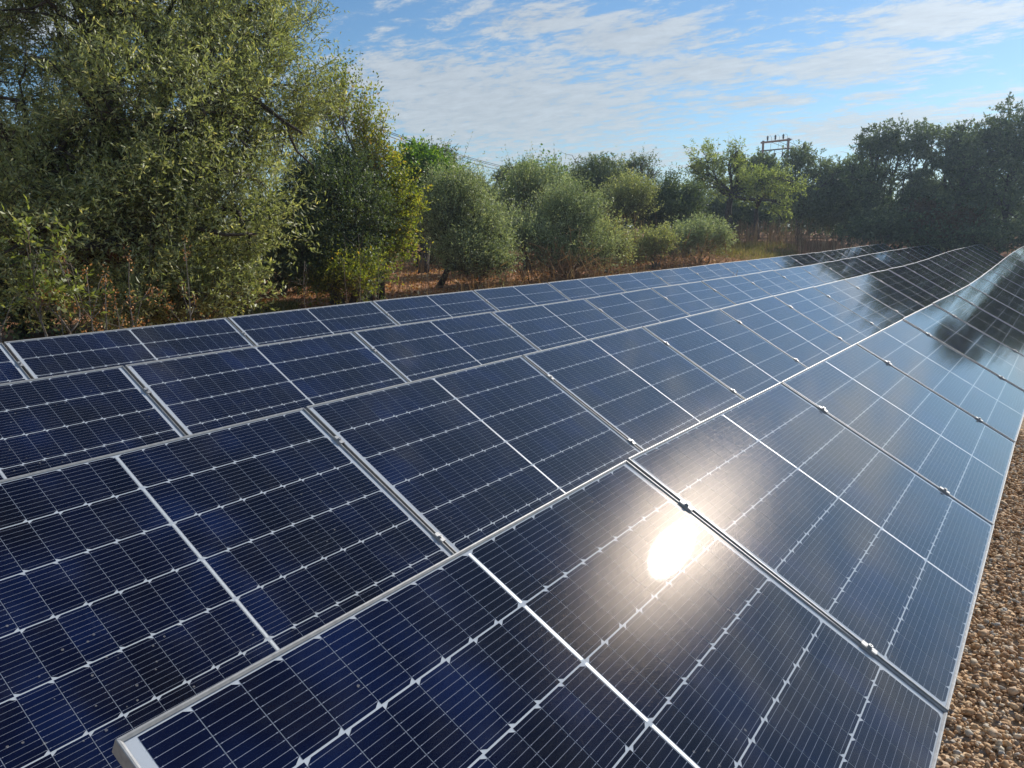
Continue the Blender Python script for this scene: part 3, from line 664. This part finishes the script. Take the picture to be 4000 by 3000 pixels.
tree('evergreen_bush', 'dense mid-green bush in front of the broad dark olive', 'bush', ground_at(2430, 29),
     [lob(2400, 790, 29, 110, 90), lob(2480, 800, 29, 90, 80), lob(2350, 830, 29, 70, 60)], 'olive', 3800, 10, 0.068, 0.022, 16, trunk_r=0.08, fork=0.3, nbr=30, up=1.1, thr=-0.4, tw=(0.3, 0.75), out=0.5, rnd=0.5)
tree('evergreen_bush', 'dark green bush left of the almond tree', 'bush', ground_at(2630, 31),
     [lob(2600, 780, 31, 90, 80), lob(2680, 800, 31, 70, 90), lob(2560, 850, 30.5, 90, 60), lob(2640, 870, 30.5, 100, 60)], 'lentisk', 4200, 10, 0.070, 0.024, 17, trunk_r=0.08, fork=0.3, nbr=30, thr=-0.4, up=1.1, tw=(0.3, 0.75), out=0.5, rnd=0.5)
tree('low_shrub', 'low pale shrub on the soil below the almond tree', 'shrub', ground_at(2740, 27),
     [lob(2720, 930, 27, 110, 60), lob(2800, 960, 26.8, 50, 45), lob(2650, 960, 26.6, 70, 50)], 'grey', 2600, 9, 0.060, 0.020, 18, trunk_r=0.03, fork=0.3, nbr=40, stems=5, up=0.9, thr=-0.1, bark='greybark')
tree('low_shrub', 'low green shrub right of the dead brush', 'shrub', ground_at(2570, 25),
     [lob(2560, 960, 25, 90, 55), lob(2480, 980, 24.5, 60, 50)], 'olive', 1800, 9, 0.055, 0.018, 19, trunk_r=0.03, fork=0.3, nbr=40, stems=5, up=0.9, thr=-0.1, bark='greybark')
tree('low_shrub', 'small half-dry shrub between the pale olive shrub and the dead brush', 'shrub', ground_at(2390, 23),
     [lob(2390, 970, 23, 70, 60), lob(2340, 1000, 22.6, 60, 45)], 'grey', 900, 8, 0.05, 0.016, 20, trunk_r=0.025, fork=0.3, nbr=40, stems=5, up=0.9, thr=0.0, bark='greybark')
# almond: crooked dark trunk, light crown leaning right
ab = ground_at(2840, 37)
tp = [ab+Vector((0, 0, -0.1)), at(2850, 880, 37), at(2845, 830, 37), at(2850, 790, 37), at(2862, 765, 36.9)]
tree('almond_tree', 'almond tree with bright fresh green leaves and crooked dark trunk', 'tree', ab,
     [lob(2760, 650, 37, 85, 75), lob(2850, 640, 37, 70, 70), lob(2880, 590, 37, 30, 45), lob(2720, 700, 37, 50, 70), lob(2990, 700, 36.8, 100, 50), lob(3090, 710, 36.6, 90, 45), lob(2920, 740, 36.8, 80, 50), lob(3060, 800, 36.4, 50, 60), lob(2800, 720, 37, 60, 60)],
     'almond', 2300, 10, 0.085, 0.028, 21, trunk_r=0.15, nbr=70, trunk_pts=tp, wl=0.7, thr=0.1, tw=(0.2, 0.5), rough=0.3, shell=0.2)
# the dark trees at the far end, against the light
RT = [('wild_olive', 'dark olive just right of the power pole, with bare twigs on top', ground_at(3130, 42), [lob(3130, 640, 42, 85, 70), lob(3060, 720, 42, 90, 60), lob(3150, 760, 42, 130, 110), lob(3230, 680, 42, 70, 60)], 22),
      ('wild_olive', 'small dark olive in front of the power pole', ground_at(2960, 44), [lob(2960, 640, 44, 75, 45), lob(2900, 640, 44, 45, 40), lob(2980, 720, 44, 120, 60)], 23),
      ('wild_olive', 'dark low olive filling the gap between two taller trees', ground_at(3290, 43), [lob(3260, 690, 43, 90, 80), lob(3330, 660, 43, 70, 80), lob(3300, 800, 43, 110, 110)], 24),
      ('wild_olive', 'tall dark olive with rounded head and open middle', ground_at(3460, 41), [lob(3430, 560, 41, 75, 90), lob(3520, 570, 41, 70, 70), lob(3400, 740, 41, 90, 110), lob(3560, 720, 41, 60, 110), lob(3450, 850, 41, 120, 80)], 25),
      ('wild_olive', 'dark olive with thin bright-edged crown right of the open one', ground_at(3640, 42), [lob(3640, 560, 42, 75, 75), lob(3700, 620, 42, 80, 100), lob(3620, 760, 42, 80, 120), lob(3700, 850, 42, 110, 90)], 26),
      ('carob_tree', 'tall carob with star-like leaf tufts on its tip', ground_at(3760, 41), [lob(3760, 540, 41, 50, 65), lob(3790, 640, 41, 90, 110), lob(3760, 780, 41, 120, 120)], 27),
      ('wild_olive', 'tallest dark tree at the right edge', ground_at(3920, 40), [lob(3900, 535, 40, 100, 95), lob(3990, 500, 40, 110, 100), lob(3880, 660, 40, 130, 130), lob(4020, 650, 40, 130, 150), lob(3930, 820, 40, 160, 120)], 28)]
for i, (nm, lb, bs, lo, sd_) in enumerate(RT):
    lo = [(c_-Vector((0, 0, 0.08)), (r_[0], r_[1], r_[2]*0.97)) for c_, r_ in lo]
    lf = 'lentisk' if nm == 'carob_tree' else ('lentisk' if i in (3, 6) else 'olive_dark')
    tree(nm, lb, 'tree', bs, lo, lf, (4200 if i in (3, 4, 6) else 2900) if i != 5 else 1900, 10, 0.11 if i != 5 else 0.12, 0.036 if i != 5 else 0.055, sd_, trunk_r=0.14, fork=0.45, nbr=50, stems=2 if i in (3, 4) else 1, thr=-0.2, wl=1.0, rough=0.25, tw=(0.15, 0.4))
tree('russet_bush', 'russet autumn bush at the foot of the dark trees', 'bush', ground_at(3700, 39), [lob(3690, 890, 39, 110, 40), lob(3790, 880, 39, 80, 40), lob(3630, 820, 39.5, 60, 40)], 'russet', 900, 9, 0.09, 0.045, 29, trunk_r=0.04, fork=0.4, nbr=30, stems=3, thr=-0.1)
tree('hedge_bush', 'dark low hedge across the end of the panel rows', 'hedge', ground_at(3860, 38.6), [lob(3700, 940, 38.6, 150, 45), lob(3860, 935, 38.6, 150, 50), lob(4010, 930, 38.6, 150, 55)], 'lentisk', 2200, 10, 0.09, 0.034, 30, trunk_r=0.05, fork=0.3, nbr=40, stems=4, thr=-0.4)

# undergrowth and the wood behind, which close the view under the crowns
UG = [('low grey shrub filling the foot of the rounded olive shrub', 1860, 18.2, [(1870, 1010, 90, 70), (1960, 1020, 80, 50)], 'grey'), ('low wispy shrub between the rounded and the broad pale shrub', 2050, 20.5, [(2040, 960, 80, 90), (1990, 900, 70, 80)], 'grey'),
      ('low wispy shrub right of the broad pale shrub', 2370, 22.5, [(2350, 940, 80, 80), (2420, 970, 70, 50)], 'olive'), ('small yellowish bush at the foot of the evergreen shrub', 1420, 14.6, [(1410, 1090, 110, 60), (1300, 1100, 90, 60)], 'yellow'),
      ('sunlit olive regrowth at the foot of the big olive', 700, 9.2, [(760, 1190, 160, 70), (560, 1220, 150, 60), (920, 1150, 90, 60)], 'olive'),('dark undergrowth shrub in the shade at the far left under the big olive', 60, 13.5, [(60, 1080, 300, 170)], 'lentisk'), ('dark undergrowth shrub in the shade behind the olive stem', 560, 14.0, [(560, 1060, 280, 160), (820, 1040, 160, 120)], 'olive_dark'),
      ('dark shrub closing the gap between the big olive and the evergreen shrub', 1080, 18.5, [(1060, 960, 180, 170), (1180, 1000, 120, 110)], 'lentisk'),
      ('tall dark bush at the very back of the big olive', 350, 18.0, [(200, 760, 420, 300), (700, 800, 320, 260)], 'olive_dark'),
      ('shaded bush behind the slanting olive stem', 1640, 27, [(1600, 900, 150, 130), (1740, 880, 120, 130)], 'olive_dark'), ('grey bush between the two rows of shrubs at centre', 1950, 31, [(1900, 880, 160, 100), (2040, 900, 140, 90)], 'grey'),
      ('far dark bush behind the broad dark olive', 2330, 46, [(2250, 820, 150, 70), (2430, 810, 150, 80)], 'olive_dark'), ('far dark bush behind the dark green bush', 2620, 47, [(2600, 830, 140, 80), (2740, 820, 120, 80)], 'lentisk'),
      ('far dark bush seen behind the almond trunk', 2880, 48, [(2830, 830, 120, 80), (2960, 830, 130, 85)], 'lentisk'), ('far dark bush behind the power pole olives', 3120, 49, [(3080, 830, 140, 90), (3220, 810, 130, 100)], 'olive_dark'),
      ('far dark bush behind the open-headed olive', 3430, 50, [(3380, 820, 140, 100), (3540, 830, 130, 90)], 'lentisk'), ('low dark undergrowth at the foot of the open-headed olive', 3480, 39.3, [(3400, 900, 110, 45), (3540, 900, 110, 50), (3640, 900, 90, 50)], 'lentisk'), ('far dark bush behind the carob with tufts', 3760, 50, [(3680, 800, 150, 110), (3860, 790, 150, 120)], 'olive_dark')]
for i, (lb, px, d_, ls, lf) in enumerate(UG):
    q = d_/20.0
    tree('thicket_bush', lb, 'bush', ground_at(px, d_), [lob(a, b_, d_, c_, e_) for a, b_, c_, e_ in ls], lf, (900 if i < 5 else 3000) if d_ < 20 or i < 5 else 2000, 9, (0.055 if i < 5 else 0.085*max(0.8, q**0.5)), (0.016 if i < 5 else 0.032*max(0.8, q**0.5)), 300+i, trunk_r=0.014 if i < 5 else 0.05, fork=0.3, nbr=20, stems=3, thr=-0.3 if i < 5 else -0.6, group='bushes filling the thicket', shell=0.2, up=1.0 if i < 5 else 0.35, tw=(0.25, 0.6))

ft = [lob(x_, 872, 56, 120, 62) for x_ in range(1300, 4300, 130)]
V_, T_, _ = crown(4242, ft, 5200, 7, 0.20, 0.10, thr=-0.7, shell=0.1, tw=(0.2, 0.5))
tag(link('far_thicket', quads_mesh('far_thicket', V_, len(V_)//4, T_, M['olive_dark'])), 'far dark thicket closing the view behind all the trees', 'thicket', kind='stuff')

# ------------------------------------------------------------------ dead brush, stalks, litter, grass
def stick_mesh(name, segs, rad, tint, material):
    """segs: (n,2,3) straight sticks, crossed slender quads"""
    n = len(segs); rs = np.random.RandomState(5)
    a, b = segs[:, 0], segs[:, 1]; d = unit(b-a)
    s1 = unit(np.cross(d, rs.normal(size=(n, 3)))); s2 = np.cross(d, s1)
    r = np.broadcast_to(np.asarray(rad, float).reshape(-1, 1), (n, 1))
    q1 = np.stack([a-s1*r, a+s1*r, b+s1*r*0.5, b-s1*r*0.5], 1); q2 = np.stack([a-s2*r, a+s2*r, b+s2*r*0.5, b-s2*r*0.5], 1)
    V = np.concatenate([q1, q2], 0).reshape(-1, 3)
    return quads_mesh(name, V, 2*n, np.concatenate([tint, tint]), material)
def dead_brush(name, label, px, dist, w, h, n, seed):
    rs = np.random.RandomState(seed); b = ground_at(px, dist); bv = np.array(tuple(b))
    a = rs.normal(size=(n, 3))*np.array([w*0.42, w*0.42, 0]); a[:, 2] = np.abs(rs.normal(size=n))*h*0.35
    d = unit(rs.normal(size=(n, 3))+np.array([0, 0, 0.9])); l = rs.uniform(0.25, 0.9, n)[:, None]*h*0.75
    segs = np.stack([a, a+d*l], 1)
    k = rs.randint(0, n, n*2); t = rs.uniform(0.3, 0.95, (2*n, 1)); p0 = a[k]+d[k]*l[k]*t
    d2 = unit(d[k]+rs.normal(size=(2*n, 3))*0.8); s2 = np.stack([p0, p0+d2*rs.uniform(0.1, 0.4, (2*n, 1))*h*0.6], 1)
    segs = np.concatenate([segs, s2]); rad = np.concatenate([rs.uniform(0.006, 0.013, n), rs.uniform(0.003, 0.006, 2*n)])
    o = link(name, stick_mesh(name, segs, rad, rs.uniform(0.1, 0.75, 3*n), M['straw'])); o.location = b
    tag(o, label, 'brush pile'); return o
dead_brush('dead_brush', 'heap of tangled grey dead branches in the thicket', 2430, 26.5, 1.7, 1.35, 420, 61)
dead_brush('dead_brush', 'fallen dry branches beneath the rounded olive shrub', 1960, 17.6, 1.5, 0.5, 150, 62)
dead_brush('dead_brush', 'bare dry stems at the foot of the broad pale olive shrub', 2190, 20.2, 1.5, 0.95, 320, 63)
dead_brush('dead_brush', 'dry twiggy stems below the low pale shrub', 2720, 25.6, 1.5, 0.8, 260, 64)

def stalk(px, dist, h, lean, seed, label, heads=True, thick=0.009):
    rs = np.random.RandomState(seed); b = ground_at(px, dist)
    root = link('dry_stalk', None); root.location = b; tag(root, label, 'dry plant', 'dry stalks behind the last panel row')
    m_ = MB(); tip = np.array([lean*h, rs.normal()*0.05*h, h]); main = curve((0, 0, -0.05), tip, rs, 7, 0.03, 0)
    m_.tube([tuple(q) for q in main], list(np.linspace(thick, thick*0.35, 7)), 6)
    ends = [main[-1]]
    for q in range(rs.randint(4, 8)):
        i = rs.randint(2, 6); d = unit(np.array([rs.normal(), rs.normal(), 1.3])); e = main[i]+d*h*rs.uniform(0.14, 0.32)
        m_.tube([tuple(v) for v in curve(main[i], e, rs, 4, 0.06, 0.02)], list(np.linspace(thick*0.45, thick*0.2, 4)), 5); ends.append(e)
    link('stem', m_.mesh('stem', True), root, M['greybark'])
    if heads:
        P = np.concatenate([e+rs.normal(size=(26, 3))*np.array([0.022, 0.022, 0.06])-np.array([0, 0, 0.05]) for e in ends])
        V = leaf_quads(rs, P, rs.normal(size=P.shape)+np.array([0, 0, 0.6]), 0.022, 0.013)
        link('seed_heads', quads_mesh('seed_heads', V, len(P), rs.uniform(0.1, 0.8, len(P)), M['litter']), root)['kind'] = 'stuff'
SK = [(40, 7.1, 1.45, -0.12, 'forked pale dry stalk at the very left edge', False, 0.014), (205, 7.2, 1.05, 0.03, 'short dry stalk with brown tips beside the young olive shoots', True, 0.009),
      (320, 7.4, 1.25, -0.06, 'bushy brown dry stalk, left one of a close pair', True, 0.010), (345, 7.3, 1.22, 0.05, 'bushy brown dry stalk, right one of a close pair', True, 0.010),
      (420, 7.6, 1.0, -0.05, 'small thin dry stalk right of the close pair', True, 0.008), (497, 7.8, 1.35, -0.03, 'tall brown-headed dry stalk under the big olive', True, 0.009),
      (680, 8.2, 1.45, -0.01, 'straight greenish dry stalk before the olive foliage', True, 0.010), (1186, 11.5, 1.1, 0.0, 'lone branching dry stalk at the shaded gap', False, 0.009),
      (1340, 13, 1.25, 0.02, 'thin dry stalk before the evergreen shrub, left of three', False, 0.008), (1410, 13, 1.45, -0.01, 'thin dry stalk before the evergreen shrub, middle of three', False, 0.008),
      (1460, 13.4, 1.2, 0.03, 'thin dry stalk before the evergreen shrub, right of three', False, 0.008), (1660, 15, 1.0, 0.08, 'leaning dry stalk left of the slanting olive stem', False, 0.008)]
for i, (px, d_, h, ln, lb, hd, th) in enumerate(SK): stalk(px, d_, h, ln, 900+i, lb, hd, th)

def stalk_field(name, label, pts, hmin, hmax, seed, rad=(0.003, 0.008), fork=2):
    rs = np.random.RandomState(seed); n = len(pts); z = gz(pts[:, 0], pts[:, 1])
    a = np.stack([pts[:, 0], pts[:, 1], z-0.03], 1); h = rs.uniform(hmin, hmax, n)
    b = a+np.stack([rs.normal(size=n)*0.09*h, rs.normal(size=n)*0.09*h, h], 1); segs = [np.stack([a, b], 1)]; rr = [rs.uniform(*rad, n)]
    for q in range(fork):
        t = rs.uniform(0.45, 0.9, (n, 1)); p0 = a+(b-a)*t; e = p0+unit(rs.normal(size=(n, 3))*0.6+np.array([0, 0, 1.0]))*(h*rs.uniform(0.12, 0.3, n))[:, None]
        segs.append(np.stack([p0, e], 1)); rr.append(rs.uniform(rad[0]*0.6, rad[1]*0.6, n))
    segs = np.concatenate(segs)
    o = link(name, stick_mesh(name, segs, np.concatenate(rr), rs.uniform(0, 0.8, len(segs)), M['straw'])); tag(o, label, 'dry stalks', kind='stuff')
def scatter(rs, n, px0, px1, d0, d1):
    px = rs.uniform(px0, px1, n); d = rs.uniform(d0, d1, n); out = []
    for a, b in zip(px, d):
        g = ground_at(a, b); out.append((g.x, g.y))
    return np.array(out)
rs = np.random.RandomState(77)
stalk_field('dry_weeds', 'brown standing dry weeds before the dark trees at the far end', scatter(rs, 750, 2860, 3480, 34, 40), 0.35, 1.15, 78, (0.006, 0.013))
stalk_field('dry_weeds', 'thin grey dry weeds along the edge of the thicket', scatter(rs, 800, 1050, 2880, 15.5, 27), 0.2, 0.8, 79)
def litter(name, label, pts, L, Wd, seed, m_, cat, up=0.0, kind='stuff', lift=0.01):
    rs = np.random.RandomState(seed); n = len(pts); P = np.stack([pts[:, 0], pts[:, 1], gz(pts[:, 0], pts[:, 1])+lift+rs.uniform(0, 0.02, n)], 1)
    d = rs.normal(size=(n, 3))*np.array([1, 1, 0.35])+np.array([0, 0, up])
    o = link(name, quads_mesh(name, leaf_quads(rs, P, d, L, Wd), n, rs.uniform(0, 1, n), M[m_])); tag(o, label, cat, kind=kind)
litter('leaf_litter', 'scattered dry brown leaves on the red soil', scatter(rs, 16000, 500, 2900, 9, 32), 0.085, 0.05, 80, 'litter', 'leaf litter')
litter('grass', 'thin patch of yellowish grass beyond the last panel row', scatter(rs, 5000, 2800, 3120, 29, 36.5), 0.22, 0.012, 81, 'grass', 'grass', 1.6)
litter('weeds', 'sparse green weeds on the soil under the olive', scatter(rs, 2600, 850, 1150, 11, 16), 0.16, 0.014, 82, 'grass', 'weeds', 1.2)

# ------------------------------------------------------------------ power pole and wires
def power_pole():
    A, B = at(2982, 550, 72.5), at(3081, 539, 70.0)
    base = (A+B)/2; base.z = float(gz(base.x, base.y))
    root = link('power_pole', None); root.location = base; tag(root, 'wooden twin-post power pole with two crossarms above the trees', 'power pole')
    def part(name, b, m_, sm_=False, par=root):
        o = link(name, b.mesh(name, sm_), par, m_); return o
    def rel(v): return tuple(v-base)
    for Q in (A, B):
        b = MB(); f = Vector((Q.x, Q.y, float(gz(Q.x, Q.y))-0.3)); b.tube([rel(f), rel(Q)], [0.13, 0.095], 10); part('post', b, M['wood'], True)
    ax = (B-A); L = ax.length; axn = ax/L; dn = Vector((0, 0, -1))
    def arm(z0, r, m_, over):
        b = MB(); b.tube([rel(A-axn*over+dn*z0), rel(B+axn*over+dn*z0)], r, 4); return part('crossarm', b, m_)
    arm(0.14, 0.09, M['wood'], 0.28); arm(0.82, 0.06, M['iron'], 0.28)
    for u in (0.17, 0.48, 0.79):
        p0 = A+ax*u+dn*0.06
        b = MB(); zz = [0, 0.05, 0.06, 0.30, 0.31, 0.36, 0.37, 0.44]; rr = [0.03, 0.03, 0.07, 0.07, 0.095, 0.095, 0.05, 0.02]
        b.tube([rel(p0-dn*z) for z in zz], rr, 8); part('arrester', b, M['iron'], False)
        q0 = A+ax*u+dn*0.86
        b = MB(); b.tube([rel(q0), rel(q0+dn*0.16-axn*0.03), rel(q0+dn*0.22), rel(q0+dn*0.26+axn*0.08)], 0.03, 6)
        b.tube([rel(q0+dn*0.22+axn*0.10), rel(q0+dn*0.42+axn*0.06), rel(q0+dn*0.60-axn*0.05)], [0.09, 0.075, 0.05], 8); part('fuse_cutout', b, M['iron'])
        b = MB(); c = [p0-dn*0.40+axn*0.15, p0-dn*0.42+axn*0.3, p0-dn*0.30+axn*0.48, p0-dn*0.0+axn*0.52, p0+dn*0.35+axn*0.46, p0+dn*0.8+axn*0.40]
        b.tube([rel(v) for v in c], 0.010, 4); part('jumper_wire', b, M['cable'])
power_pole()
def wires():
    A, B = at(650, 120, 42), at(2520, 745, 120)
    names = ['topmost thin power line sagging across the sky left of centre', 'middle thin power line just below the topmost', 'lowest thin power line of the three across the sky']
    for k in range(3):
        pts = []
        for s in np.linspace(0, 1, 40):
            x, y = A.x+(B.x-A.x)*s, A.y+(B.y-A.y)*s
            v = Vector((x, y, 8-CAM_H)); cz = v.dot(fwd); px = 2000+F_PX*v.dot(rgt)/cz
            u = px-1491; py = 504+0.37*u-0.000133*u*u+k*(6 if k < 2 else 9)
            q = at(px, py, math.hypot(x, y)); pts.append(tuple(q))
        b = MB(); b.tube(pts, 0.024, 4); o = link('power_line', b.mesh('power_line'), None, M['cable']); tag(o, names[k], 'power line', 'overhead power lines')
    A, B = at(2982, 550, 72.5), at(3081, 539, 70.0)
    nm2 = ['power line leaving the pole from its left, behind the right post', 'power line leaving the middle of the pole to the right', 'power line leaving the right end of the pole']
    far = at(3900, 760, 110)
    for k, u in enumerate((0.35, 0.63, 0.92)):
        p0 = A+(B-A)*u+Vector((0, 0, -0.2)); b = MB(); pts = []
        for s in np.linspace(0, 1, 16): q = p0.lerp(far+Vector((0, 0, -k*0.4)), s); q.z -= 2.2*4*s*(1-s)*0.5; pts.append(tuple(q))
        b.tube(pts, 0.02, 4); o = link('power_line', b.mesh('power_line'), None, M['cable']); tag(o, nm2[k], 'power line', 'overhead power lines')
wires()

# trees that go on to the right beyond the frame, mirrored by the panels
def copy_tree(o, loc, rz, sc, label):
    r = o.copy(); COL.objects.link(r); r.location = loc; r.rotation_euler = (0, 0, rz); r.scale = (sc, sc, sc); r['label'] = label
    for ch in o.children:
        c = ch.copy(); COL.objects.link(c); c.parent = r
src = [o for o in bpy.data.objects if o.parent is None and o.name.startswith('wild_olive') and o.get('label', '').startswith(('tall dark', 'tallest', 'dark olive with'))]
for i, (x, y, rz, sc) in enumerate([(1.5, 41.6, 0.7, 1.02), (6.2, 43, 2.4, 0.55), (10.5, 43, 4.0, 0.6), (16, 44, 1.4, 0.65), (23, 43, 5.0, 0.7)]):
    copy_tree(src[i % len(src)], (x, y, float(gz(x, y))), rz, sc, 'dark tree number %s in the line going on past the right edge' % ORD[i])

# ------------------------------------------------------------------ thin haze volume, added to imitate the bluish veil of lens glare
hb = MB(); hb.box(-260, 260, -60, 320, -1.2, 14.0)
m, t, o = mat('glare_haze'); pv = t.new('ShaderNodeVolumePrincipled'); pv.inputs['Color'].default_value = (0.62, 0.80, 1.0, 1)
pv.inputs['Density'].default_value = 0.0010; pv.inputs['Anisotropy'].default_value = 0.6; t.link(pv.outputs[0], o.inputs['Volume'])
tag(link('haze', hb.mesh('haze'), None, m), 'thin bluish haze added for the veil of lens glare', 'haze', kind='stuff')
